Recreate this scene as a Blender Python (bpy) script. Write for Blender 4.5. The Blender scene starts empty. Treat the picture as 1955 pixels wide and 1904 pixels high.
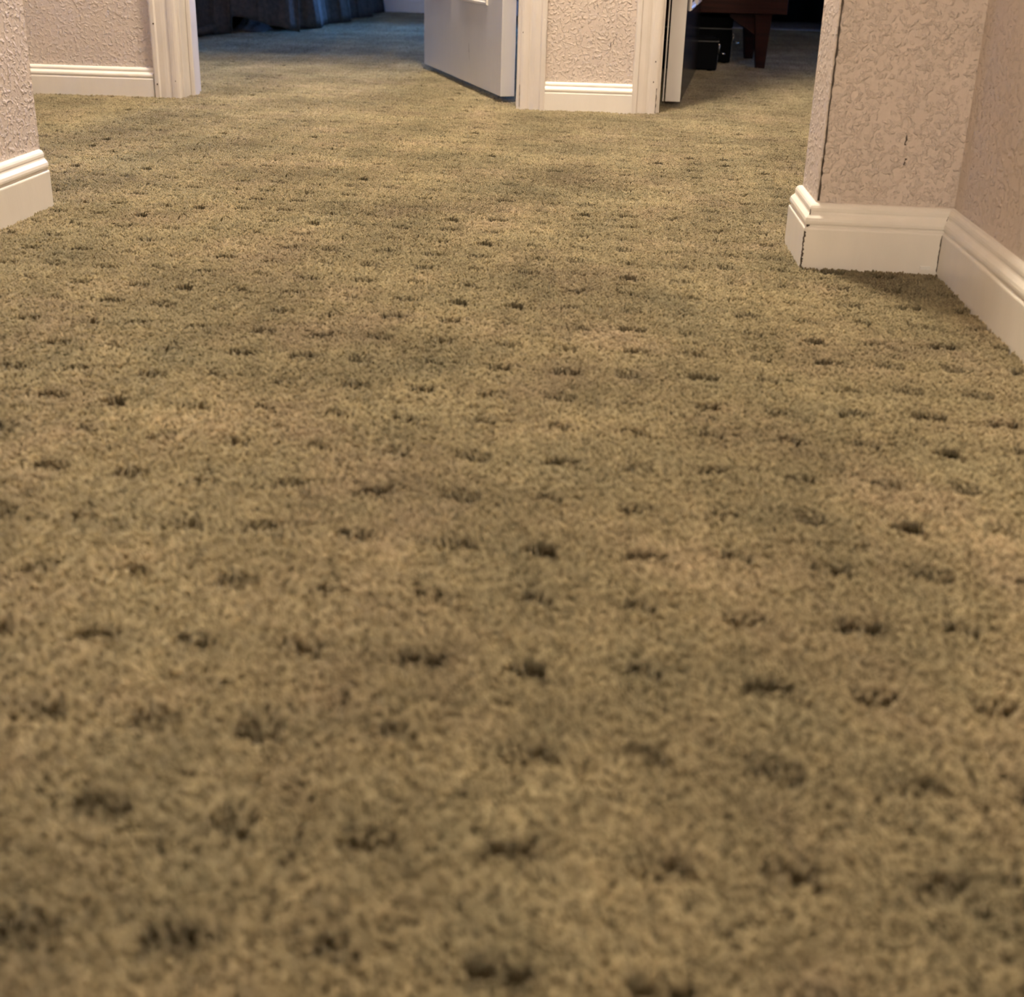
import bpy, bmesh, math, random
import numpy as np
from mathutils import Vector, Matrix

random.seed(7)
rng = np.random.default_rng(11)
scene = bpy.context.scene
COL = scene.collection

# ------------------------------------------------------------------ camera
FPX, PX, PY = 2040.0, 977.5, 600.0            # focal length and principal point in 1955x1904 pixels
PITCH, ROLL, YAW, CAM_Z = 0.33093, -0.02738, 0.08315, 0.35
fw = Vector((-math.sin(YAW) * math.cos(PITCH), math.cos(YAW) * math.cos(PITCH), -math.sin(PITCH)))
rt = fw.cross(Vector((0, 0, 1))).normalized()
dn = fw.cross(rt)
c_, s_ = math.cos(ROLL), math.sin(ROLL)
cr = c_ * rt + s_ * dn
cd = -s_ * rt + c_ * dn
cam_data = bpy.data.cameras.new('camera')
cam = bpy.data.objects.new('camera', cam_data)
COL.objects.link(cam)
cam.matrix_world = Matrix(((cr.x, -cd.x, -fw.x, 0), (cr.y, -cd.y, -fw.y, 0), (cr.z, -cd.z, -fw.z, CAM_Z), (0, 0, 0, 1)))
cam_data.sensor_fit = 'HORIZONTAL'
cam_data.sensor_width = 36.0
cam_data.lens = 36.0 * FPX / 1955.0
cam_data.shift_y = -(952.0 - PY) / 1955.0
cam_data.clip_start = 0.02
cam_data.dof.use_dof = True
cam_data.dof.focus_distance = 1.7
cam_data.dof.aperture_fstop = 7.2
scene.camera = cam

# ------------------------------------------------------------------ sky, exposure
scene.view_settings.view_transform = 'Standard'
scene.view_settings.look = 'None'
scene.view_settings.gamma = 1.0
scene.view_settings.exposure = 0.22
scene.view_settings.use_curve_mapping = False
world = bpy.data.worlds.new('world')
scene.world = world
world.use_nodes = True
bg = world.node_tree.nodes['Background']
bg.inputs['Color'].default_value = (0.12, 0.35, 1.0, 1)
bg.inputs['Strength'].default_value = 115.0
LAMP_A = 640.0          # emission of the corridor lamp dome
LAMP_FILL = 400.0          # emission of the fill lamp added unseen at the hall end behind the camera
LAMP_COL = (1.0, 0.86, 0.66)

def portal(loc, rot, sx, sy):
    l = bpy.data.lights.new('window_portal', 'AREA')
    l.shape = 'RECTANGLE'; l.size = sx; l.size_y = sy
    l.cycles.is_portal = True
    o = bpy.data.objects.new('window_portal', l)
    o.location = loc; o.rotation_euler = rot
    COL.objects.link(o)

# ------------------------------------------------------------------ materials
def new_mat(name):
    m = bpy.data.materials.new(name)
    m.use_nodes = True
    return m, m.node_tree, m.node_tree.nodes['Principled BSDF']

def N(nt, kind, **kw):
    n = nt.nodes.new(kind)
    for k, v in kw.items():
        if k in n.inputs: n.inputs[k].default_value = v
        else: setattr(n, k, v)
    return n

def ramp(nt, fac, stops):
    r = nt.nodes.new('ShaderNodeValToRGB')
    while len(r.color_ramp.elements) < len(stops): r.color_ramp.elements.new(0.5)
    for e, (p, c) in zip(r.color_ramp.elements, stops):
        e.position = p; e.color = (*c, 1) if len(c) == 3 else c
    nt.links.new(fac, r.inputs['Fac'])
    return r

def g3(v): return (v, v, v)

def wall_material(name='knockdown_wall_paint', lo=(0.64, 0.56, 0.50), hi=(0.69, 0.605, 0.545)):
    m, nt, b = new_mat(name)
    geo = N(nt, 'ShaderNodeNewGeometry')
    dist = N(nt, 'ShaderNodeTexNoise', Scale=70.0, Detail=2.0)
    nt.links.new(geo.outputs['Position'], dist.inputs['Vector'])
    mx = N(nt, 'ShaderNodeMix', data_type='VECTOR'); mx.inputs['Factor'].default_value = 0.010
    nt.links.new(geo.outputs['Position'], mx.inputs['A']); nt.links.new(dist.outputs['Color'], mx.inputs['B'])
    n1 = N(nt, 'ShaderNodeTexNoise', Scale=150.0, Detail=3.0, Roughness=0.5)
    nt.links.new(mx.outputs['Result'], n1.inputs['Vector'])
    r1 = ramp(nt, n1.outputs['Fac'], [(0.48, g3(0)), (0.72, g3(1))])
    n2 = N(nt, 'ShaderNodeTexNoise', Scale=420.0, Detail=2.0)
    nt.links.new(geo.outputs['Position'], n2.inputs['Vector'])
    ad = N(nt, 'ShaderNodeMath', operation='MULTIPLY_ADD'); ad.inputs[1].default_value = 0.25
    nt.links.new(n2.outputs['Fac'], ad.inputs[0]); nt.links.new(r1.outputs['Color'], ad.inputs[2])
    bump = N(nt, 'ShaderNodeBump', Strength=1.0, Distance=0.0024)
    nt.links.new(ad.outputs[0], bump.inputs['Height']); nt.links.new(bump.outputs['Normal'], b.inputs['Normal'])
    n3 = N(nt, 'ShaderNodeTexNoise', Scale=5.0, Detail=3.0)
    nt.links.new(geo.outputs['Position'], n3.inputs['Vector'])
    cr_ = ramp(nt, n3.outputs['Fac'], [(0.3, lo), (0.7, hi)])
    nt.links.new(cr_.outputs['Color'], b.inputs['Base Color'])
    b.inputs['Roughness'].default_value = 0.75
    b.inputs['Specular IOR Level'].default_value = 0.25
    return m

def paint_material(name, lo, hi, rough=0.4, bump=0.25, streak=True):
    m, nt, b = new_mat(name)
    geo = N(nt, 'ShaderNodeNewGeometry')
    mp = N(nt, 'ShaderNodeMapping'); mp.inputs['Scale'].default_value = (1, 1, 0.25)
    nt.links.new(geo.outputs['Position'], mp.inputs['Vector'])
    n1 = N(nt, 'ShaderNodeTexNoise', Scale=45.0, Detail=4.0)
    nt.links.new(mp.outputs['Vector'], n1.inputs['Vector'])
    r = ramp(nt, n1.outputs['Fac'], [(0.3, lo), (0.65, hi)])
    nt.links.new(r.outputs['Color'], b.inputs['Base Color'])
    n2 = N(nt, 'ShaderNodeTexNoise', Scale=350.0, Detail=2.0)
    nt.links.new(mp.outputs['Vector'], n2.inputs['Vector'])
    bm_ = N(nt, 'ShaderNodeBump', Strength=bump, Distance=0.0006)
    nt.links.new(n2.outputs['Fac'], bm_.inputs['Height']); nt.links.new(bm_.outputs['Normal'], b.inputs['Normal'])
    b.inputs['Roughness'].default_value = rough
    return m

def simple(name, col, rough=0.5, metal=0.0, var=0.12, scale=30.0, bump=0.0, spec=0.5):
    m, nt, b = new_mat(name)
    tc = N(nt, 'ShaderNodeTexCoord')
    n1 = N(nt, 'ShaderNodeTexNoise', Scale=scale, Detail=3.0)
    nt.links.new(tc.outputs['Object'], n1.inputs['Vector'])
    r = ramp(nt, n1.outputs['Fac'], [(0.3, tuple(c * (1 - var) for c in col)), (0.7, tuple(min(1, c * (1 + var)) for c in col))])
    nt.links.new(r.outputs['Color'], b.inputs['Base Color'])
    b.inputs['Roughness'].default_value = rough
    b.inputs['Metallic'].default_value = metal
    b.inputs['Specular IOR Level'].default_value = spec
    if bump:
        bm_ = N(nt, 'ShaderNodeBump', Strength=bump, Distance=0.001)
        nt.links.new(n1.outputs['Fac'], bm_.inputs['Height']); nt.links.new(bm_.outputs['Normal'], b.inputs['Normal'])
    return m

def wood_material():
    m, nt, b = new_mat('red_brown_wood')
    tc = N(nt, 'ShaderNodeTexCoord')
    mp = N(nt, 'ShaderNodeMapping'); mp.inputs['Scale'].default_value = (2, 30, 30)
    nt.links.new(tc.outputs['Object'], mp.inputs['Vector'])
    n1 = N(nt, 'ShaderNodeTexNoise', Scale=3.0, Detail=5.0)
    nt.links.new(mp.outputs['Vector'], n1.inputs['Vector'])
    r = ramp(nt, n1.outputs['Fac'], [(0.3, (0.016, 0.004, 0.0022)), (0.7, (0.032, 0.008, 0.004))])
    nt.links.new(r.outputs['Color'], b.inputs['Base Color'])
    b.inputs['Roughness'].default_value = 0.6
    b.inputs['Specular IOR Level'].default_value = 0.15
    return m

def carpet_material():
    m, nt, b = new_mat('olive_beige_carpet_yarn')
    geo = N(nt, 'ShaderNodeNewGeometry')
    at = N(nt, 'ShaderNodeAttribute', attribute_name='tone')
    big = N(nt, 'ShaderNodeTexNoise', Scale=5.0, Detail=4.0, Roughness=0.62)
    hue = N(nt, 'ShaderNodeTexNoise', Scale=8.0, Detail=4.0, Roughness=0.62)
    off = N(nt, 'ShaderNodeVectorMath', operation='ADD'); off.inputs[1].default_value = (3.7, 9.1, 0)
    nt.links.new(geo.outputs['Position'], big.inputs['Vector'])
    nt.links.new(geo.outputs['Position'], off.inputs[0]); nt.links.new(off.outputs[0], hue.inputs['Vector'])
    rh = ramp(nt, hue.outputs['Fac'], [(0.30, (0.325, 0.287, 0.180)), (0.50, (0.370, 0.314, 0.192)), (0.72, (0.400, 0.322, 0.216))])
    rb = ramp(nt, big.outputs['Fac'], [(0.30, g3(0.58)), (0.50, g3(0.92)), (0.68, g3(1.24))])
    m1 = N(nt, 'ShaderNodeMix', data_type='RGBA', blend_type='MULTIPLY'); m1.inputs['Factor'].default_value = 1
    nt.links.new(rh.outputs['Color'], m1.inputs['A']); nt.links.new(rb.outputs['Color'], m1.inputs['B'])
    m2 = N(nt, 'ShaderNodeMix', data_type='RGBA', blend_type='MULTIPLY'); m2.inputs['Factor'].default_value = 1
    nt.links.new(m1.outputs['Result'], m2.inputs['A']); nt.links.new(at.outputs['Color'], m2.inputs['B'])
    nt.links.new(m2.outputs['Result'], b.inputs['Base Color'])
    b.inputs['Roughness'].default_value = 1.0
    b.inputs['Specular IOR Level'].default_value = 0.0
    b.inputs['Sheen Weight'].default_value = 0.6
    b.inputs['Sheen Roughness'].default_value = 0.45
    b.inputs['Sheen Tint'].default_value = (0.85, 0.74, 0.55, 1)
    tl = N(nt, 'ShaderNodeBsdfTranslucent')          # light passes through the thin fibres
    nt.links.new(m2.outputs['Result'], tl.inputs['Color'])
    ms = N(nt, 'ShaderNodeMixShader'); ms.inputs[0].default_value = 0.28
    nt.links.new(b.outputs[0], ms.inputs[1]); nt.links.new(tl.outputs[0], ms.inputs[2])
    nt.links.new(ms.outputs[0], nt.nodes['Material Output'].inputs['Surface'])
    return m

def glass_material():
    m, nt, b = new_mat('window_glass')
    out = nt.nodes['Material Output']
    tr = N(nt, 'ShaderNodeBsdfTransparent'); gl = N(nt, 'ShaderNodeBsdfGlossy'); gl.inputs['Roughness'].default_value = 0.02
    fr = N(nt, 'ShaderNodeFresnel', IOR=1.45)
    mx = N(nt, 'ShaderNodeMixShader')
    nt.links.new(fr.outputs[0], mx.inputs[0]); nt.links.new(tr.outputs[0], mx.inputs[1]); nt.links.new(gl.outputs[0], mx.inputs[2])
    nt.links.new(mx.outputs[0], out.inputs['Surface'])
    return m

def emit_material(name, col, s):
    m, nt, b = new_mat(name)
    b.inputs['Base Color'].default_value = (0.8, 0.8, 0.8, 1)
    b.inputs['Emission Color'].default_value = (*col, 1)
    b.inputs['Emission Strength'].default_value = s
    return m

M = {
    'wall': wall_material(),
    'bedwall': wall_material('slate_bedroom_paint', (0.20, 0.20, 0.21), (0.23, 0.23, 0.24)),
    'trim': paint_material('white_trim_paint', (0.79, 0.755, 0.70), (0.82, 0.785, 0.73), 0.35, 0.2),
    'casing': paint_material('worn_casing_paint', (0.68, 0.635, 0.59), (0.73, 0.685, 0.64), 0.42, 0.35),
    'door': paint_material('white_door_paint', (0.60, 0.585, 0.575), (0.62, 0.605, 0.595), 0.32, 0.12),
    'ceil': simple('ceiling_paint', (0.78, 0.74, 0.68), 0.9, 0, 0.03, 8, 0.3),
    'pile': carpet_material(),
    'backing': simple('carpet_backing', (0.16, 0.125, 0.07), 1.0, 0, 0.2, 60),
    'crack': simple('dark_crack', (0.075, 0.058, 0.045), 1.0, 0, 0.3, 200),
    'bed': simple('charcoal_cloth', (0.095, 0.072, 0.055), 1.0, 0, 0.2, 60, 0.2, 0.05),
    'lining': simple('grey_sheet_cloth', (0.30, 0.28, 0.26), 0.9, 0, 0.1, 40, 0.2),
    'mattress': simple('mattress_ticking', (0.5, 0.48, 0.45), 0.9, 0, 0.08, 20),
    'wood': wood_material(),
    'case': simple('black_case_vinyl', (0.004, 0.004, 0.0045), 0.9, 0, 0.2, 200, 0.2, 0.1),
    'metal': simple('nickel_metal', (0.72, 0.70, 0.66), 0.22, 1.0, 0.06, 40),
    'edge': simple('dull_metal_edging', (0.10, 0.10, 0.10), 0.5, 1.0, 0.1, 60),
    'curtain': simple('blackout_cloth', (0.012, 0.012, 0.013), 0.95, 0, 0.2, 60, 0, 0.05),
    'glass': glass_material(),
    'brass': simple('aged_hinge_metal', (0.30, 0.26, 0.20), 0.4, 1.0, 0.15, 50),
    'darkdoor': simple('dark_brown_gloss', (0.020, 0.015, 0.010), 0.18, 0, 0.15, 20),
    'chip': simple('bare_white_chip', (0.86, 0.85, 0.82), 0.5, 0, 0.04, 100),
}

ZC = 3.15                          # ceiling height

# ------------------------------------------------------------------ helpers
def link(name, me, mat, parent=None, mtx=None, kind=None, label=None, cat=None, group=None):
    o = bpy.data.objects.new(name, me)
    if mat is not None and len(me.materials) == 0: me.materials.append(M[mat] if isinstance(mat, str) else mat)
    COL.objects.link(o)
    if mtx is not None: o.matrix_world = mtx
    if parent is not None: o.parent = parent
    if kind: o['kind'] = kind
    if label: o['label'] = label
    if cat: o['category'] = cat
    if group: o['group'] = group
    return o

def empty(name, loc, label, cat, rz=0.0, group=None, kind=None):
    o = bpy.data.objects.new(name, None)
    o.location = loc; o.rotation_euler = (0, 0, rz); o.empty_display_size = 0.05
    COL.objects.link(o)
    o['label'] = label; o['category'] = cat
    if group: o['group'] = group
    if kind: o['kind'] = kind
    return o

def mesh_of(name, v, f, smooth=False):
    me = bpy.data.meshes.new(name)
    me.from_pydata([tuple(p) for p in v], [], f)
    bm = bmesh.new(); bm.from_mesh(me)
    bmesh.ops.recalc_face_normals(bm, faces=bm.faces)
    bm.to_mesh(me); bm.free()
    if smooth: me.shade_smooth()
    return me

def box_mesh(name, x0, x1, y0, y1, z0, z1, bev=0.0, seg=2):
    bm = bmesh.new()
    bmesh.ops.create_cube(bm, size=1)
    for v in bm.verts:
        v.co = Vector((x0 + (v.co.x + .5) * (x1 - x0), y0 + (v.co.y + .5) * (y1 - y0), z0 + (v.co.z + .5) * (z1 - z0)))
    if bev: bmesh.ops.bevel(bm, geom=bm.edges[:], offset=bev, segments=seg, affect='EDGES', profile=0.5)
    me = bpy.data.meshes.new(name); bm.to_mesh(me); bm.free()
    return me

def prism(name, poly, z0, z1, smooth=False):
    n = len(poly)
    v = [(x, y, z0) for x, y in poly] + [(x, y, z1) for x, y in poly]
    f = [tuple(range(n))[::-1], tuple(range(n, 2 * n))] + [(i, (i + 1) % n, n + (i + 1) % n, n + i) for i in range(n)]
    return mesh_of(name, v, f, smooth)

def lathe(name, prof, seg=32, smooth=True):
    v, f = [], []
    for r, z in prof:
        for k in range(seg):
            a = 2 * math.pi * k / seg
            v.append((r * math.cos(a), r * math.sin(a), z))
    for i in range(len(prof) - 1):
        for k in range(seg):
            k2 = (k + 1) % seg
            f.append((i * seg + k, i * seg + k2, (i + 1) * seg + k2, (i + 1) * seg + k))
    return mesh_of(name, v, f, smooth)

def tube(name, pts, r, seg=8):
    pts = [Vector(p) for p in pts]; v, f = [], []
    for i, p in enumerate(pts):
        t = (pts[min(i + 1, len(pts) - 1)] - pts[max(i - 1, 0)]).normalized()
        a = t.cross(Vector((0, 0, 1)))
        if a.length < 1e-4: a = t.cross(Vector((1, 0, 0)))
        a.normalize(); b = t.cross(a)
        for k in range(seg):
            q = 2 * math.pi * k / seg
            v.append(p + r * (math.cos(q) * a + math.sin(q) * b))
    for i in range(len(pts) - 1):
        for k in range(seg):
            f.append((i * seg + k, i * seg + (k + 1) % seg, (i + 1) * seg + (k + 1) % seg, (i + 1) * seg + k))
    f += [tuple(range(seg))[::-1], tuple(range((len(pts) - 1) * seg, len(pts) * seg))]
    return mesh_of(name, v, f, True)

# baseboard profile: (distance out from the wall, fraction of the height)
def base_profile(h, t=0.0125):
    P = [(0, -0.012)]
    fr = [(1.0, None), (1.0, .605), (.97, .625), (.90, .635), (.80, .645), (.80, .672), (.90, .682), (.955, .70), (.96, .735),
          (.90, .78), (.74, .815), (.60, .84), (.555, .865), (.58, .89), (.56, .93), (.47, .965), (.32, .99), (.12, 1.0), (0, 1.0)]
    for a, b in fr: P.append((a * t, -0.012 if b is None else b * h))
    return P

def base_run(name, p0, p1, nrm, h, m0=0, m1=0, label='', t=0.0125, mat='trim', mtx=None):
    """moulded board from p0 to p1; nrm points out of the wall; m = 1 outer mitre, -1 inner mitre, 0 square cut"""
    p0, p1, nrm = Vector((*p0, 0)), Vector((*p1, 0)), Vector((*nrm, 0))
    d = (p1 - p0).normalized(); P = base_profile(h, t); n = len(P); v = []
    for a, z in P: v.append(p0 + nrm * a - d * (a * m0) + Vector((0, 0, z)))
    for a, z in P: v.append(p1 + nrm * a + d * (a * m1) + Vector((0, 0, z)))
    f = [(i, (i + 1) % n, n + (i + 1) % n, n + i) for i in range(n)] + [tuple(range(n))[::-1], tuple(range(n, 2 * n))]
    me = mesh_of(name, v, f)
    return link(name, me, mat, mtx=mtx, kind='structure', label=label, cat='baseboard')

def wall(name, x0, x1, y0, y1, label, z0=-0.012, z1=ZC, mtx=None, mat='wall', bev=0.0):
    return link(name, box_mesh(name, x0, x1, y0, y1, z0, z1, bev), mat, mtx=mtx, kind='structure', label=label, cat='wall')

def jagged_strip(name, p0, p1, side, w, n, parent, mat='crack', amp=0.6, out=(0, 0, 0)):
    """irregular crack along p0-p1, widening along side"""
    p0, p1, side, out = Vector(p0), Vector(p1), Vector(side), Vector(out); v, f = [], []
    for i in range(n + 1):
        q = p0.lerp(p1, i / n) + out
        w1 = w * (1 + random.uniform(-amp, amp)); w0 = w * random.uniform(-.2, .2)
        v += [q + side * w0, q + side * w1]
    f = [(2 * i, 2 * i + 1, 2 * i + 3, 2 * i + 2) for i in range(n)]
    return link(name, mesh_of(name, v, f), mat, parent=parent)

# ------------------------------------------------------------------ floor and carpet
floor = link('floor', box_mesh('floor', -3.4, 3.2, -5.4, 6.4, -0.06, -0.010), 'backing', kind='structure',
             label='carpeted floor running from hallway into both bedrooms', cat='floor')

CELL = 0.0588
def make_patch(idx):
    n = 31
    sp = CELL / n
    gx, gy = np.meshgrid((np.arange(n) + .5) * sp - CELL / 2, (np.arange(n) + .5) * sp - CELL / 2)
    rx, ry = gx.ravel() + rng.normal(0, .00045, n * n), gy.ravel() + rng.normal(0, .00045, n * n)
    # clumped leaning of neighbouring yarns (periodic coarse field, about 5 mm)
    def field(k, s):
        c = rng.normal(0, 1, (k, k))
        u = (gx.ravel() / CELL + .5) * k; w = (gy.ravel() / CELL + .5) * k
        i, j = np.floor(u).astype(int), np.floor(w).astype(int); a, b = u - i, w - j
        a, b = a * a * (3 - 2 * a), b * b * (3 - 2 * b)
        g = lambda p, q: c[q % k, p % k]
        return s * ((1 - a) * (1 - b) * g(i, j) + a * (1 - b) * g(i + 1, j) + (1 - a) * b * g(i, j + 1) + a * b * g(i + 1, j + 1))
    lx = field(11, .0012) + rng.normal(0, .0007, n * n)
    ly = field(11, .0012) + rng.normal(0, .0007, n * n)
    top = field(13, .0009) + rng.normal(0, .0007, n * n) - .0008
    tone = 1 + field(14, .16) + rng.normal(0, .10, n * n)
    # the sunken dash in the middle of each repeat
    L = rng.uniform(.0095, .0135); W = rng.uniform(.0046, .0076); cx, cy = rng.normal(0, .0022), rng.normal(0, .0018)
    tilt = rng.normal(0, .10)
    dx, dy = rx - cx, ry - cy - tilt * (rx - cx)
    wob = .0010 * np.sin(dx * rng.uniform(400, 900) + rng.uniform(0, 6))
    deep = (np.abs(dx) < L) & (np.abs(dy - wob) < W)
    rim = (np.abs(dx) < L * 1.25) & (np.abs(dy + .0065) < .0045)
    keep = rng.random(n * n) < rng.uniform(.68, .96)
    deep &= keep
    dep = rng.uniform(-.0078, -.0052)
    top = np.where(deep, dep + rng.normal(0, .0008, n * n), top)
    top = np.where(rim & ~deep & (rng.random(n * n) < .38), -.0042 + rng.normal(0, .001, n * n), top)
    tone = np.clip(tone, .62, 1.42)
    tone = np.where((np.abs(dx) < L * 1.05) & (dy - wob > -W * .9) & (dy - wob < W + .0026), tone * rng.uniform(.66, .90), tone)   # hollow's shade put into the yarn tone, in the dash and at its far edge
    rad = np.where(deep, .0009, (.00128)) * rng.uniform(.85, 1.15, n * n)
    root = -.0105
    V, F, T = [], [], []
    lev = np.array([0, .55, .86, 1.0]); rr = np.array([.8, 1.0, 1.0, .55]); ln = np.array([0, .35, .8, 1.05])
    ph = rng.uniform(0, 6.28, n * n)
    curl = rng.normal(0, .0006, (n * n, 2))
    for q in range(n * n):
        hgt = top[q] - root
        for k in range(4):
            ox = rx[q] + lx[q] * ln[k] * (hgt / .0105) + (curl[q, 0] if k in (1, 2) else 0)
            oy = ry[q] + ly[q] * ln[k] * (hgt / .0105) + (curl[q, 1] if k in (1, 2) else 0)
            for s in range(4):
                a = ph[q] + s * math.pi / 2 + k * .5
                V.append((ox + rad[q] * rr[k] * math.cos(a), oy + rad[q] * rr[k] * math.sin(a), root + hgt * lev[k]))
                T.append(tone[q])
        b0 = q * 16
        for k in range(3):
            for s in range(4):
                F.append((b0 + k * 4 + s, b0 + k * 4 + (s + 1) % 4, b0 + (k + 1) * 4 + (s + 1) % 4, b0 + (k + 1) * 4 + s))
        F.append((b0 + 12, b0 + 13, b0 + 14, b0 + 15))
    me = bpy.data.meshes.new('carpet_repeat')
    me.from_pydata(V, [], F)
    me.shade_smooth()
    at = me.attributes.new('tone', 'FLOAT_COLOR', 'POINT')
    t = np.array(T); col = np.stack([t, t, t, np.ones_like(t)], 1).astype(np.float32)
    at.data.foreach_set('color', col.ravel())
    me.materials.append(M['pile'])
    return bpy.data.objects.new('carpet_repeat', me)

patches = bpy.data.collections.new('carpet_repeats')      # kept out of the scene, used only as yarn source
NV = 22
for i in range(NV): patches.objects.link(make_patch(i))

def in_rooms(x, y):
    if -0.80 < x < 0.44 and -1.6 < y <= 1.40: return True
    if -2.1 < x < 1.3 and 1.33 < y <= 2.62: return True
    if -2.35 < x < 0.0 and 2.5 < y < 6.0: return True
    if 0.0 <= x < 2.3 and 2.5 < y < 5.66: return True
    return False

pts = []
for i in range(-42, 42):
    for j in range(-36, 96):
        x, y = 0.0345 + i * CELL, 0.4625 + j * CELL
        if in_rooms(x, y): pts.append((x + random.gauss(0, .0007), y + random.gauss(0, .0006), random.gauss(0, .0004)))
pm = bpy.data.meshes.new('carpet_pile'); pm.from_pydata(pts, [], [])
va = pm.attributes.new('variant', 'INT', 'POINT'); va.data.foreach_set('value', [random.randrange(NV) for _ in pts])
ra = pm.attributes.new('turn', 'FLOAT_VECTOR', 'POINT')
ra.data.foreach_set('vector', [c for _ in pts for c in (0, 0, 0)])
pm.materials.append(M['pile'])
pile = link('carpet_pile', pm, None, parent=floor, kind='stuff', label='cut-pile olive beige carpet yarn with rows of sunken dashes')
ng = bpy.data.node_groups.new('carpet_pile', 'GeometryNodeTree')
ng.interface.new_socket('Geometry', in_out='INPUT', socket_type='NodeSocketGeometry')
ng.interface.new_socket('Geometry', in_out='OUTPUT', socket_type='NodeSocketGeometry')
gi, go = ng.nodes.new('NodeGroupInput'), ng.nodes.new('NodeGroupOutput')
ci = ng.nodes.new('GeometryNodeCollectionInfo'); ci.inputs['Collection'].default_value = patches
ci.inputs['Separate Children'].default_value = True; ci.inputs['Reset Children'].default_value = True
ip = ng.nodes.new('GeometryNodeInstanceOnPoints'); ip.inputs['Pick Instance'].default_value = True
a1 = ng.nodes.new('GeometryNodeInputNamedAttribute'); a1.data_type = 'INT'; a1.inputs['Name'].default_value = 'variant'
a2 = ng.nodes.new('GeometryNodeInputNamedAttribute'); a2.data_type = 'FLOAT_VECTOR'; a2.inputs['Name'].default_value = 'turn'
er = ng.nodes.new('FunctionNodeEulerToRotation')
ng.links.new(gi.outputs[0], ip.inputs['Points']); ng.links.new(ci.outputs[0], ip.inputs['Instance'])
ng.links.new(a1.outputs['Attribute'], ip.inputs['Instance Index'])
ng.links.new(a2.outputs['Attribute'], er.inputs['Euler']); ng.links.new(er.outputs['Rotation'], ip.inputs['Rotation'])
ng.links.new(ip.outputs[0], go.inputs[0])
md = pile.modifiers.new('carpet_pile', 'NODES'); md.node_group = ng

# ------------------------------------------------------------------ room shell
link('ceiling', box_mesh('ceiling', -3.4, 3.2, -5.4, 6.4, ZC, ZC + .06), 'ceil', kind='structure', label='plain off-white ceiling over hallway and bedrooms', cat='ceiling')

XL, XR = -0.7595, 0.4075           # faces of the two near hall walls
YS, YE = 1.257, 1.352              # front and back face of the wall return on the right
XE = 0.2495                        # its end
YLE = 1.372                        # end of the near left wall
wall('wall_left', XL - .115, XL, -5.2, YLE, 'textured beige near left hall wall ending at the corridor')
wall('wall_left_return', -2.6, XL - .115, YLE - .115, YLE, 'beige corridor wall behind the near left wall')
wall('wall_right', XR, XR + .115, -5.2, YS, 'textured beige hall wall along right edge of photo')
wr = wall('wall_right_return', XE, 1.75, YS, YE, 'textured beige wall return with dark cracked outer corner on right', bev=0.0012)
wall('wall_front', -.9, .55, -5.3, -5.2, 'beige wall closing the hall behind the viewer')
wall('wall_corridor_right', 1.75, 1.85, 1.257, 2.6, 'beige wall at right end of cross corridor')
# corridor left end with a window in it
wl = -2.6
WY0, WY1, WZ0, WZ1 = 1.50, 2.0, 1.0, 1.9
wall('wall_corridor_left', wl - .1, wl, 1.2, WY0, 'beige wall beside the window at left corridor end')
wall('wall_corridor_left', wl - .1, wl, WY1, 2.6, 'beige wall beyond the window at left corridor end')
wall('wall_corridor_left', wl - .1, wl, WY0, WY1, 'beige wall under the window at left corridor end', z1=WZ0)
wall('wall_corridor_left', wl - .1, wl, WY0, WY1, 'beige wall over the window at left corridor end', z0=WZ1)

# baseboards of the near walls
HB = 0.076
base_run('baseboard_left', (XL, -5.2), (XL, YLE - .004), (1, 0), HB, 0, 0, 'cream moulded baseboard on near left wall with square cut end')
base_run('baseboard_right', (XR, -5.2), (XR, YS), (-1, 0), HB, 0, -1, 'white moulded baseboard along right hall wall')
b2 = base_run('baseboard_return', (XR, YS), (XE, YS), (0, -1), HB, -1, 1, 'white moulded baseboard across front of right wall return')
b3 = base_run('baseboard_return_end', (XE, YS), (XE, YE), (-1, 0), HB, 1, 1, 'short white baseboard wrapping the end of right wall return')
base_run('baseboard_return_back', (XE, YE), (1.75, YE), (0, 1), HB, 1, 0, 'white baseboard on far side of right wall return')
# cracks: outer wall corner, open mitre, hairline at the inner mitre
jagged_strip('corner_crack', (XE + .0015, YS, HB + .002), (XE + .0015, YS, 2.4), (1, 0, 0), .0020, 500, wr, amp=.45, out=(0, -.0004, 0))
P_ = base_profile(HB)
t_ = .0125
jagged_strip('mitre_gap', (XE - t_, YS - t_, -.004), (XE - t_, YS - t_, .044), (1, 0, 0), .0021, 30, b2, amp=.5, out=(0, -.0005, 0))
jagged_strip('mitre_gap', (XE - t_ + .0025, YS - t_ + .0025, .0475), (XE - t_ + .003, YS - t_ + .003, .053), (1, 0, 0), .003, 4, b2, amp=.5, out=(-.0002, -.0008, 0))
jagged_strip('mitre_gap', (XE - .007, YS - .008, .060), (XE - .0065, YS - .0075, .0695), (1, 0, 0), .0012, 6, b2, amp=.5, out=(-.0008, -.0008, 0))
jagged_strip('mitre_gap', (XR - t_, YS - t_, .002), (XR - t_, YS - t_, .046), (-1, 0, 0), .0009, 18, b2, amp=.5, out=(0, -.0005, 0))
jagged_strip('mitre_gap', (XR - .0105, YS - .0105, .053), (XR - .004, YS - .004, .074), (-1, 0, 0), .0007, 10, b2, amp=.5, out=(-.0012, -.0012, 0))
# a paint blob at the foot of the inner corner
link('paint_blob', box_mesh('paint_blob', XR - t_ - .020, XR - t_ - .008, YS - t_ - .0012, YS - t_, .004, .0085, .0005), 'chip', parent=b2)
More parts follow.
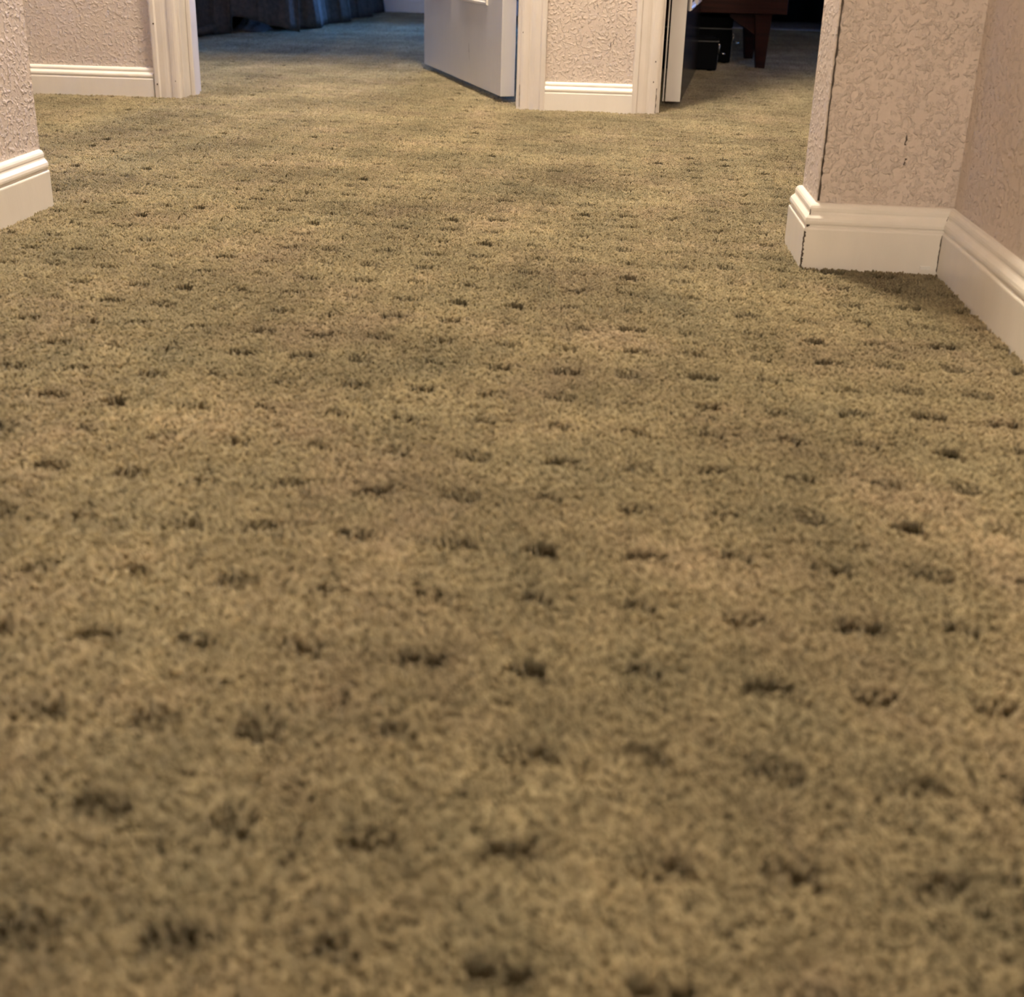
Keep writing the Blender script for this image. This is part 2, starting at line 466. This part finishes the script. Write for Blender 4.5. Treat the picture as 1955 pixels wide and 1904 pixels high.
# two scuff marks on the right return wall
for sx, sz, sh in ((.3405, .147, .012), (.3425, .124, .008)):
    jagged_strip('scuff_mark', (sx, YS, sz), (sx + .001, YS, sz + sh), (1, 0, 0), .0016, 6, wr, amp=.7, out=(0, -.0004, 0))

# far wall, slightly out of square with the hall: its own frame (u along the wall, v into the bedrooms)
FA = math.radians(2.58)
FW = Matrix.Translation((0, 2.4785, 0)) @ Matrix.Rotation(FA, 4, 'Z')
TH = 0.115
HF = 0.062
D1A, D1B, D2A, D2B = -0.9795, -0.2095, 0.1175, 0.8875      # clear edges of the two openings
DH = 2.03
wall('wall_back_left', -3.35, D1A - .018, 0, TH, 'textured beige wall left of the left bedroom doorway', mtx=FW)
wm = wall('wall_back_middle', D1B + .018, D2A - .018, 0, TH, 'narrow textured beige wall strip between the two doorways', mtx=FW)
wall('wall_back_right', D2B + .018, 2.55, 0, TH, 'beige wall right of the right bedroom doorway', mtx=FW)
wall('wall_back_header', D1A - .018, D1B + .018, 0, TH, 'beige wall above the left bedroom doorway', z0=DH + .018, mtx=FW)
wall('wall_back_header', D2A - .018, D2B + .018, 0, TH, 'beige wall above the right bedroom doorway', z0=DH + .018, mtx=FW)

CW = 0.0585
CP = [(0, 0), (0, .0155), (.003, .0165), (.0105, .0165), (.012, .0145), (.0135, .0130), (.025, .0125), (.031, .0110), (.034, .0098), (.037, .0100),
      (.040, .0115), (.045, .0120), (.051, .0118), (.055, .0105), (.0585, .0080), (.0585, 0)]
def casing(name, u_outer, sgn, label):
    poly = [(u_outer + sgn * a, -b) for a, b in CP]
    return link(name, prism(name, poly, -0.012, DH + .06), 'casing', mtx=FW, kind='structure', label=label, cat='door casing')
def jamb(name, u0, u1, label, stop_u, ssg, sw=.0105):
    """jamb board with its stop strip"""
    o = empty(name, (0, 0, 0), label, 'door jamb', kind='structure'); o.matrix_world = FW
    link('jamb_board', box_mesh('jamb_board', min(u0, u1), max(u0, u1), -.0005, TH + .0005, -.012, DH, .0012), 'casing', parent=o)
    a, b = sorted((stop_u, stop_u + ssg * sw))
    link('door_stop', box_mesh('door_stop', a, b, TH - .075, TH - .040, -.012, DH - .012, .0025), 'casing', parent=o)
    return o
R_ = .006
t1 = casing('trim_1', D1A - R_ - CW, 1, 'worn white moulded casing on left side of left doorway')
t2 = casing('trim_2', D1B + R_ + CW, -1, 'chipped white casing on right side of left doorway beside narrow wall')
t3 = casing('trim_3', D2A - R_ - CW, 1, 'worn white casing on left side of right doorway')
t4 = casing('trim_4', D2B + R_ + CW, -1, 'white casing on right side of right doorway')
jamb('trim_5', D1A - .018, D1A, 'white left jamb of the left bedroom doorway', D1A, 1)
jamb('trim_6', D1B, D1B + .018, 'white hinge jamb of the left bedroom doorway', D1B, -1, .002)
jamb('trim_7', D2A - .018, D2A, 'white hinge jamb of the right bedroom doorway', D2A, 1, .003)
jamb('trim_8', D2B, D2B + .018, 'white right jamb of the right bedroom doorway', D2B, -1)
for k, (a, b, nm) in enumerate(((D1A, D1B, 'trim_9'), (D2A, D2B, 'trim_10'))):
    o = empty(nm, (0, 0, 0), 'white head casing over the %s doorway' % ('left', 'right')[k], 'door casing', kind='structure'); o.matrix_world = FW
    link('head_jamb', box_mesh('head_jamb', a - .018, b + .018, 0, TH, DH, DH + .018), 'casing', parent=o)
    link('head_casing', box_mesh('head_casing', a - R_ - CW, b + R_ + CW, -.0155, 0, DH + .0605, DH + .12, .003), 'casing', parent=o)
# nail holes and chips on the casings
def dot(u, v, z, r, parent, mat='crack', name='nail_hole', sx=1.0):
    k = 10
    vs = [(u + sx * r * math.cos(2 * math.pi * i / k), v, z + 1.5 * r * math.sin(2 * math.pi * i / k)) for i in range(k)]
    me = mesh_of(name, vs, [tuple(range(k))])
    return link(name, me, mat, parent=parent)
uo = D1A - R_ - CW
dot(uo + .0070, -.0169, .030, .0016, t1); dot(uo + .0480, -.0123, .0375, .0013, t1, sx=.7); dot(uo + .0085, -.0169, .165, .0013, t1, sx=1.6)
base_run('baseboard_back_left', (-2.7, 0), (D1A - R_ - CW - .003, 0), (0, -1), HF + .003, 0, 0, 'white moulded baseboard on far left wall beside door casing', mtx=FW)
base_run('baseboard_back_middle', (D1B + R_ + CW, 0), (D2A - R_ - CW, 0), (0, -1), HF, 0, 0, 'short white baseboard between the two doorways', mtx=FW)
base_run('baseboard_back_right', (D2B + R_ + CW, 0), (1.7, 0), (0, -1), HF, 0, 0, 'white baseboard right of the right doorway', mtx=FW)
# paint chip curling off casing and split edges near the floor
cu = D1B + R_ + .0525
link('paint_chip', tube('paint_chip', [(cu - .004, -.0128, .205), (cu, -.0155, .200), (cu + .004, -.0145, .1925)], .0015, 6), 'chip', parent=t2)
jagged_strip('edge_split', (D1B + R_ + .0005, -.0085, .004), (D1B + R_ + .0005, -.0085, .055), (1, 0, 0), .0016, 14, t2, out=(0, -.0006, 0))
jagged_strip('edge_split', (D1B + R_ + .0035, -.0092, .05), (D1B + R_ + .0035, -.0092, .30), (1, 0, 0), .0005, 30, t2, out=(0, -.0012, 0))
jagged_strip('edge_split', (D2A - R_ - .0045, -.0095, .0), (D2A - R_ - .0045, -.0095, .056), (1, 0, 0), .0014, 14, t3, out=(0, -.0016, 0))
for uu, vv, zz in ((D1B + .012, -.0102, .17), (D2A - .016, -.0115, .115), (D2A - .018, -.0119, .07)):
    dot(uu, vv - .0012, zz, .0013, t3 if uu > 0 else t2, name='paint_nick')
# marks on the middle wall
for su, sz, a in ((.004, .150, .5), (.009, .163, .7), (-.002, .143, .3)):
    jagged_strip('scuff_mark', (su, 0, sz), (su + .004 * a, 0, sz + .010), (1, 0, 0), .0014, 5, wm, amp=.8, out=(0, -.0006, 0))

# ------------------------------------------------------------------ bedrooms behind the far wall
YB1, YB2 = 5.962, 5.64
wall('wall_bedroom_left', -3.3, -3.2, 2.3, 6.1, 'slate grey wall on left side of left bedroom', mat='bedwall')
wall('wall_partition', -.10, .0, 2.60, 6.1, 'slate grey partition wall between the two bedrooms', mat='bedwall')
B1X0, B1X1, BZ0, BZ1 = -1.05, -.15, .6, 2.0
wall('wall_bedroom_back', -3.2, B1X0, YB1, YB1 + .1, 'blue-lit far wall of left bedroom left of window', mat='bedwall')
wall('wall_bedroom_back', B1X1, -.1, YB1, YB1 + .1, 'blue-lit far wall of left bedroom right of window', mat='bedwall')
wall('wall_bedroom_back', B1X0, B1X1, YB1, YB1 + .1, 'far wall of left bedroom under window', z1=BZ0, mat='bedwall')
wall('wall_bedroom_back', B1X0, B1X1, YB1, YB1 + .1, 'far wall of left bedroom over window', z0=BZ1, mat='bedwall')
base_run('baseboard_bedroom_back', (-3.2, YB1), (-.1, YB1), (0, -1), .075, 0, 0, 'white baseboard on bluish far wall of left bedroom')
C1X0, C1X1, CZ0, CZ1 = 1.40, 2.2, .8, 1.8

wall('wall_den_right', 2.4, 2.5, 2.3, YB2 + .1, 'slate grey right wall of right bedroom', mat='bedwall')
for a, b, z0_, z1_, w_ in ((.0, C1X0, -.012, ZC, 'behind black curtain'), (C1X1, 2.4, -.012, ZC, 'right of its window'), (C1X0, C1X1, -.012, CZ0, 'under its window'), (C1X0, C1X1, CZ1, ZC, 'over its window')):
    wall('wall_den_back', a, b, YB2, YB2 + .1, 'slate grey far wall of right bedroom ' + w_, z0=z0_, z1=z1_, mat='bedwall')

def window(name, a0, a1, z0, z1, plane, axis, label, gap, room):
    """framed sash window; axis 'x': pane across x at y=plane, 'y': pane across y at x=plane"""
    o = empty(name, (0, 0, 0), label, 'window', kind='structure')
    def bx(n, p0, p1, q0, q1, d, mat, bev=0.004):
        if axis == 'x': me = box_mesh(n, p0, p1, plane - d, plane + d, q0, q1, bev)
        else: me = box_mesh(n, plane - d, plane + d, p0, p1, q0, q1, bev)
        link(n, me, mat, parent=o)
    w = .04
    bx('frame_side', a0, a0 + w, z0, z1, .03, 'trim'); bx('frame_side', a1 - w, a1, z0, z1, .03, 'trim')
    bx('frame_bottom', a0 + w, a1 - w, z0, z0 + w, .03, 'trim'); bx('frame_top', a0 + w, a1 - w, z1 - w, z1, .03, 'trim')
    zm = (z0 + z1) / 2
    bx('meeting_rail', a0 + w, a1 - w, zm - .018, zm + .018, .022, 'trim')
    e = plane + room * .034
    def blind(n, q0, q1, d, mat):
        if axis == 'x': me = box_mesh(n, a0 + .001, a1 - .001, e - d, e + d, q0, q1, .001)
        else: me = box_mesh(n, e - d, e + d, a0 + .001, a1 - .001, q0, q1, .001)
        return link(n, me, mat, parent=o)
    blind('added_blind', z0 + gap + .02, z1, .001, 'curtain'); blind('added_blind_bar', z0 + gap, z0 + gap + .0195, .004, 'trim')  # blind added out of view to limit the daylight let in
    pm2, ps = z0 + gap / 2, a1 - a0
    if axis == 'x': portal(((a0 + a1) / 2, plane + .04, pm2), (math.radians(-90), 0, 0), ps, gap)
    else: portal((plane - room * .04, (a0 + a1) / 2, pm2), (math.radians(90), 0, math.radians(-90 * room)), ps, gap)
    bx('pane', a0 + w, a1 - w, z0 + w, zm - .018, .002, 'glass', 0); bx('pane', a0 + w, a1 - w, zm + .018, z1 - w, .002, 'glass', 0)
window('window_1', B1X0, B1X1, BZ0, BZ1, YB1 + .06, 'x', 'white sash window with added dark blind in far wall of left bedroom', .62, -1)
window('window_2', C1X0, C1X1, CZ0, CZ1, YB2 + .06, 'x', 'white sash window with added blind nearly closed in far wall of right bedroom', .30, -1)
window('window_3', WY0, WY1, WZ0, WZ1, wl - .05, 'y', 'white sash window with added blind nearly closed at left corridor end', .08, 1)

# ------------------------------------------------------------------ doors
def six_panel_door(name, corner, d, thick_dir, length, label, dark=False):
    """slab from the hinge corner along d; local x along the leaf, local y towards thick_dir, base 12 mm above the pile"""
    d = Vector((*d, 0)).normalized(); t = Vector((*thick_dir, 0)).normalized()
    o = empty(name, (0, 0, 0), label, 'door', kind='structure')
    o.matrix_world = Matrix(((d.x, t.x, 0, corner[0]), (d.y, t.y, 0, corner[1]), (0, 0, 1, 0.0145), (0, 0, 0, 1)))
    TK, HH = .035, 2.005
    link('leaf', box_mesh('leaf', 0, length, 0, TK, 0, HH, .0010), 'door', parent=o)
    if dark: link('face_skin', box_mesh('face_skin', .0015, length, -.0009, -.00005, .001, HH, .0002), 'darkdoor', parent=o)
    cols = ((.110, .337), (.435, length - .080)) if length < .75 else ((.112, .338), (.430, length - .100))
    rows = ((.201, .80), (.93, 1.52), (1.63, 1.88))
    for ys, sg in ((-.0009 if dark else 0.0, -1), (TK, 1)):
        for a, b in cols:
            for z0, z1 in rows:
                # sticking frame proud of the leaf with a raised field inside
                w = .016
                v, f = [], []
                prof = ((0, .0002), (.0022, .0042), (.0065, .0046), (.0095, .0018), (.0120, .0014), (w, .0002))
                for ins, hgt in prof:
                    v += [(a + ins, ys + sg * hgt, z0 + ins), (b - ins, ys + sg * hgt, z0 + ins), (b - ins, ys + sg * hgt, z1 - ins), (a + ins, ys + sg * hgt, z1 - ins)]
                for k in range(len(prof) - 1):
                    for s in range(4):
                        f.append((4 * k + s, 4 * k + (s + 1) % 4, 4 * k + 4 + (s + 1) % 4, 4 * k + 4 + s))
                pm_ = link('panel_moulding', mesh_of('panel_moulding', v, f), 'trim', parent=o)
                i0 = .036
                g0, g1 = sorted((ys + sg * .0001, ys + sg * .0030))
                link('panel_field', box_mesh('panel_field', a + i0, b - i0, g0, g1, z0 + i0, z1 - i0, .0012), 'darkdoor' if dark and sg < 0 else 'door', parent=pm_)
    for zz in (.24, 1.0, 1.78):
        link('hinge', box_mesh('hinge', -.004, .0005, .004, TK - .002, zz, zz + .09, .0008), 'brass', parent=o)
    for sg, y0 in ((-1, 0.0), (1, TK)):
        kn = lathe('knob', [(.0, 0), (.026, 0), (.027, .006), (.012, .010), (.011, .028), (.022, .036), (.027, .048), (.022, .060), (.0, .063)], 24)
        kn.transform(Matrix.Translation((length - .06, y0, .95)) @ Matrix.Rotation(math.radians(90 if sg < 0 else -90), 4, 'X'))
        link('knob', kn, 'metal', parent=o)
    return o
dr1 = six_panel_door('door_1', (-.2540, 2.546), (-.404, .915), (.915, .404), .736, 'white six-panel door standing open into left bedroom')
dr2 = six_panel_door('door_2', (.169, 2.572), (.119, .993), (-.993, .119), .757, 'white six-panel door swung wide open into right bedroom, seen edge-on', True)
# thin scratch on the left door face
jagged_strip('scratch', (.262, 0, .058), (.268, 0, .100), (1, 0, 0), .0016, 8, dr1, out=(0, -.0004, 0))
# weather strip seen in the hinge gap of the right door
link('hinge_strip', box_mesh('hinge_strip', .0, .004, .0385, .0415, 0, 2.0, .0005), 'door', parent=dr2)

# ------------------------------------------------------------------ bed with charcoal bedspread (left bedroom)
bed = empty('bed', (-2.0, 5.0, 0), 'low bed hidden under charcoal bedspread in left bedroom', 'bed')
def add_part(n, me, mat, par, off):
    me.transform(Matrix.Translation(-Vector(off)))
    return link(n, me, mat, parent=par)
BO = (-2.0, 5.0, 0)
add_part('mattress', box_mesh('mattress', -2.75, -1.36, 4.40, 5.86, .26, .50, .05, 3), 'mattress', bed, BO)
add_part('frame', box_mesh('frame', -2.73, -1.38, 4.42, 5.84, .17, .255, .008), 'wood', bed, BO)
for lx_ in (-2.66, -1.66):
    for ly_ in (4.52, 5.74):
        add_part('leg', prism('leg', [(lx_ - .025, ly_ - .025), (lx_ + .025, ly_ - .025), (lx_ + .025, ly_ + .025), (lx_ - .025, ly_ + .025)], 0, .172), 'wood', bed, BO)

def cloth(name, path, hem, top_z, lean, parent, off, rows=16, mat='bed', thick=.0025, wav=0.016):
    """hanging cloth: path = plan points of the hem, hem = hem height at each, gathered towards the mattress edge at the top"""
    P0 = [Vector((*p, 0)) for p in path]
    # resample along the path
    seg = [0]
    for a, b in zip(P0, P0[1:]): seg.append(seg[-1] + (b - a).length)
    n = 280; v, f = [], []
    for i in range(n + 1):
        s = seg[-1] * i / n
        k = max(j for j in range(len(seg) - 1) if seg[j] <= s + 1e-9)
        tt = (s - seg[k]) / (seg[k + 1] - seg[k])
        q = P0[k].lerp(P0[k + 1], tt); hz = hem[k] + (hem[k + 1] - hem[k]) * tt
        for r in range(rows + 1):
            u = r / rows
            z = hz + (top_z - hz) * u
            w = wav * (.35 + 1.1 * u * (1 - .5 * u))
            ox = lean[0] * u + .5 * w * math.sin(s * 47 + r * .12); oy = lean[1] * u + w * (math.sin(s * 62 + .8 * math.sin(s * 21) + r * .10) + .45 * math.sin(s * 131 - r * .2))
            v.append((q.x + ox, q.y + oy, z))
    for i in range(n):
        for r in range(rows):
            a = i * (rows + 1) + r
            f.append((a, a + 1, a + rows + 2, a + rows + 1))
    me = mesh_of(name, v, f, True)
    o = add_part(name, me, mat, parent, off)
    s = o.modifiers.new('thickness', 'SOLIDIFY'); s.thickness = thick
    return o

spread = empty('bedspread', (-2.0, 4.9, .5), 'charcoal grey bedspread draped to the carpet with raised hem at foot', 'bedspread')
SO = (-2.0, 4.9, .5)
add_part('top_cover', box_mesh('top_cover', -2.80, -1.31, 4.33, 5.90, .503, .53, .015, 3), 'bed', spread, SO)
cloth('foot_drape', [(-2.85, 4.00), (-2.3, 4.03), (-2.0, 3.99), (-1.75, 4.03), (-1.62, 4.00), (-1.585, 4.05), (-1.545, 3.99), (-1.525, 4.04), (-1.505, 4.10), (-1.485, 4.13), (-1.462, 4.15), (-1.458, 4.165), (-1.419, 4.185), (-1.416, 4.190), (-1.364, 4.22), (-1.314, 4.26), (-1.274, 4.30), (-1.246, 4.335)],
      [.004, .006, .004, .003, .003, .004, .003, .004, .004, .005, .007, .070, .066, .058, .044, .029, .014, .003], .51, (-.05, .16), spread, SO, wav=.026)
cloth('side_drape', [(-1.36, 4.46), (-1.275, 4.545), (-1.235, 4.63), (-1.262, 4.74), (-1.275, 4.87), (-1.235, 4.97), (-1.205, 5.035), (-1.24, 5.15), (-1.262, 5.27), (-1.225, 5.37), (-1.193, 5.445), (-1.24, 5.62), (-1.22, 5.86)],
      [.012, .004, .003, .004, .003, .003, .003, .004, .004, .003, .003, .004, .004], .51, (-.07, 0), spread, SO)
# curled-up hem bulge at the foot of the bed
cb = tube('hem_roll', [(-1.60, 4.06, .03), (-1.575, 4.02, .022), (-1.545, 3.995, .018), (-1.515, 4.01, .024), (-1.497, 4.06, .036)], .016, 10)
add_part('hem_roll', cb, 'bed', spread, SO)

# pale crumpled sheet lying in the shadow under the bed
def crumple(name, cx, cy, rx, ry, h, label, mat):
    v, f = [], []; n = 22
    for i in range(n + 1):
        for j in range(n + 1):
            a, b = i / n * 2 - 1, j / n * 2 - 1
            e = max(0, 1 - (a * a + b * b) ** .9)
            z = h * e * (.65 + .35 * math.sin(9 * a + 4 * b) * math.cos(7 * b - 2 * a)) + .002
            v.append((a * rx, b * ry, z))
    for i in range(n):
        for j in range(n):
            k = i * (n + 1) + j; f.append((k, k + 1, k + n + 2, k + n + 1))
    o = link(name, mesh_of(name, v, f, True), mat, label=label, cat='cloth')
    o.location = (cx, cy, 0)
    s = o.modifiers.new('thickness', 'SOLIDIFY'); s.thickness = .002
    return o
crumple('crumpled_sheet', -1.475, 4.44, .075, .10, .062, 'pale crumpled sheet showing under the raised bedspread hem', 'lining')

# ------------------------------------------------------------------ right bedroom: cabinet, cases, curtain
cab = empty('wooden_cabinet', (.28, 3.75, 0), 'dark red-brown wooden cabinet on tapered legs in right bedroom', 'cabinet')
CO = (.28, 3.75, 0)
CX0, CX1, CY0, CY1, CZB, CZT = .03, .549, 3.56, 3.96, .1685, .72
add_part('body', box_mesh('body', CX0, CX1, CY0 + .018, CY1, CZB, CZT, .003), 'wood', cab, CO)
add_part('top', box_mesh('top', CX0 - .008, CX1 + .008, CY0 - .006, CY1, CZT + .0005, CZT + .022, .003), 'wood', cab, CO)
nz = 3; zh = (CZT - CZB) / nz
for k in range(nz):
    dwr = add_part('drawer', box_mesh('drawer', CX0 + .002, CX1 - .001, CY0, CY0 + .0175, CZB + k * zh + .001, CZB + (k + 1) * zh - .003, .002), 'wood', cab, CO)
    kb = lathe('knob', [(0, 0), (.009, 0), (.008, .012), (.016, .02), (.016, .027), (0, .031)], 20)
    kb.transform(Matrix.Translation(((CX0 + CX1) / 2 - CO[0], CY0 - CO[1], CZB + (k + .5) * zh)) @ Matrix.Rotation(math.radians(90), 4, 'X'))
    link('knob', kb, 'brass', parent=dwr)
def leg(x, y, sx, sy):
    tx, bx_ = .027, .014
    v = []
    for (c, r, z, o2) in ((0, bx_, 0.0, .006), (0, tx, CZB, -.003)):
        for a, b in ((-1, -1), (1, -1), (1, 1), (-1, 1)): v.append((x + a * r + sx * o2 * .6, y + b * r + sy * o2, z))
    f = [(3, 2, 1, 0), (4, 5, 6, 7), (0, 1, 5, 4), (1, 2, 6, 5), (2, 3, 7, 6), (3, 0, 4, 7)]
    return mesh_of('leg', v, f)
for lx_, sx in ((.480, 1), (.10, -1)):
    for ly_, sy in ((3.605, -1), (3.915, 1)):
        add_part('leg', leg(lx_, ly_, sx, sy), 'wood', cab, CO)
def bracket(x0, x1, y):
    v = [(x0, y - .011, CZB), (x0, y - .011, CZB - .012), (x1, y - .011, .102), (x1, y - .011, CZB)]
    v += [(a, b + .022, c) for a, b, c in v]
    return mesh_of('bracket', v, [(0, 1, 2, 3), (7, 6, 5, 4), (0, 4, 5, 1), (1, 5, 6, 2), (2, 6, 7, 3), (3, 7, 4, 0)])
for y in (3.605, 3.915):
    add_part('bracket', bracket(.375, .460, y), 'wood', cab, CO)
    add_part('bracket', bracket(.205, .120, y), 'wood', cab, CO)

def equipment_case(x0, x1, y0, y1, h, split, latch_z, label, edge_trim=True):
    o = empty('equipment_case', ((x0 + x1) / 2, (y0 + y1) / 2, 0), label, 'case', group='black cases under the cabinet')
    off = ((x0 + x1) / 2, (y0 + y1) / 2, 0)
    add_part('base', box_mesh('base', x0, x1, y0, y1, .003, split - .0012, .006, 3), 'case', o, off)
    add_part('lid', box_mesh('lid', x0, x1, y0, y1, split + .0012, h, .008, 3), 'case', o, off)
    add_part('edging', box_mesh('edging', x0 - .0012, x1 + .0012, y0 - .0012, y1 + .0012, split - .0014, split + .0014, .0005), 'edge', o, off)
    for px_ in (x1 - .004,):
        la = add_part('latch', box_mesh('latch', px_ + .0055, px_ + .0105, y0 + .02, y0 + .045, latch_z - .012, latch_z + .016, .0012), 'metal', o, off)
        tb = tube('latch_lever', [(px_ + .007, y0 + .018, latch_z - .010), (px_ + .013, y0 + .012, latch_z - .009), (px_ + .019, y0 + .008, latch_z - .0115), (px_ + .026, y0 + .006, latch_z - .0125)], .0026, 8)
        tb.transform(Matrix.Translation(-Vector(off))); link('latch_lever', tb, 'metal', parent=la)
        lp = tube('latch_hook', [(px_ + .006, y0 - .0012, latch_z - .010), (px_ + .0055, y0 - .0025, latch_z + .004), (px_ + .008, y0 - .0015, latch_z + .013)], .0024, 8)
        lp.transform(Matrix.Translation(-Vector(off))); link('latch_hook', lp, 'metal', parent=la)
    add_part('corner_strip', box_mesh('corner_strip', x1 - .0006, x1 + .0008, y0 - .0008, y0 + .0008, .020, latch_z - .014, .0003), 'edge', o, off)
    for a in (x0 + .02, x1 - .02):
        for b in (y0 + .02, y1 - .02):
            ft = lathe('foot', [(0, 0), (.007, 0), (.008, .0032), (0, .0032)], 12); ft.transform(Matrix.Translation((a - off[0], b - off[1], 0)))
            link('foot', ft, 'case', parent=o)
    return o
equipment_case(.05, .331, 3.435, 3.585, .098, .0905, .066, 'low black equipment case with metal latch, in front under the cabinet')
equipment_case(.09, .399, 3.70, 3.86, .150, .112, .080, 'taller black equipment case standing behind the low one under the cabinet')

# blackout curtain on the far wall with a metal threshold strip below it
cur = empty('blackout_curtain', (1.3, 5.57, 0), 'black floor-length curtain across far wall of right bedroom', 'curtain')
v, f = [], []; n = 160
for i in range(n + 1):
    x = .05 + (1.30 - .05) * i / n
    y = 5.575 + .022 * math.sin(x * 42) + .008 * math.sin(x * 17 + 1)
    for z in (.036, .4, 1.0, 1.7, 2.30): v.append((x, y * 1 + .0, z))
for i in range(n):
    for r in range(4):
        a = i * 5 + r; f.append((a, a + 1, a + 6, a + 5))
cp = add_part('panel', mesh_of('panel', v, f, True), 'curtain', cur, (1.3, 5.57, 0))
sm = cp.modifiers.new('thickness', 'SOLIDIFY'); sm.thickness = .003
rod = tube('rod', [(.02, 5.575, 2.315), (1.34, 5.575, 2.315)], .012, 12)
add_part('rod', rod, 'edge', cur, (1.3, 5.57, 0))
link('threshold_strip', box_mesh('threshold_strip', .03, 2.35, 5.525, 5.545, -.010, .003, .0015), 'metal',
     label='thin metal threshold strip at carpet edge below black curtain', cat='threshold')

# ------------------------------------------------------------------ ceiling lamp, added fill lamp
def dome_lamp(x, y, strength, label):
    o = empty('ceiling_lamp', (x, y, ZC), label, 'lamp')
    link('base_plate', lathe('base_plate', [(0, 0), (.17, 0), (.17, -.022), (.15, -.03), (0, -.03)], 40), 'metal', parent=o)
    prof = [(.145, -.031)] + [(.145 * math.cos(a), -.031 - .085 * math.sin(a)) for a in [math.radians(q) for q in range(10, 90, 10)]] + [(.002, -.116)]
    link('glass_dome', lathe('glass_dome', prof, 40), emit_material('lit_dome_glass', LAMP_COL, strength), parent=o)
    link('finial', lathe('finial', [(0, -.114), (.01, -.116), (.012, -.124), (.006, -.132), (0, -.134)], 16), 'metal', parent=o)
dome_lamp(-.18, 2.0, LAMP_A, 'lit glass dome ceiling lamp where hall meets corridor')
sc = empty('fill_lamp', (-.18, -5.2, 1.45), 'added fill lamp with lit glass globe at hall end behind the viewer', 'lamp')  # unseen source added to brighten the right wall return while sparing the carpet
pl = lathe('back_plate', [(0, 0), (.06, 0), (.06, .012), (.045, .02), (0, .02)], 28); pl.transform(Matrix.Rotation(math.radians(-90), 4, 'X'))
link('back_plate', pl, 'metal', parent=sc)
link('arm', tube('arm', [(0, .015, 0), (0, .08, -.03), (0, .15, -.045), (0, .17, -.02)], .008, 10), 'metal', parent=sc)
gb = lathe('glass_globe', [(.002, -.02)] + [(.13 * math.sin(a), .11 - .13 * math.cos(a)) for a in [math.radians(q) for q in range(15, 180, 15)]] + [(.002, .24)], 36)
gb.transform(Matrix.Translation((0, .17, 0)))
link('glass_globe', gb, emit_material('fill_globe_glass', (1.0, .87, .69), LAMP_FILL), parent=sc)
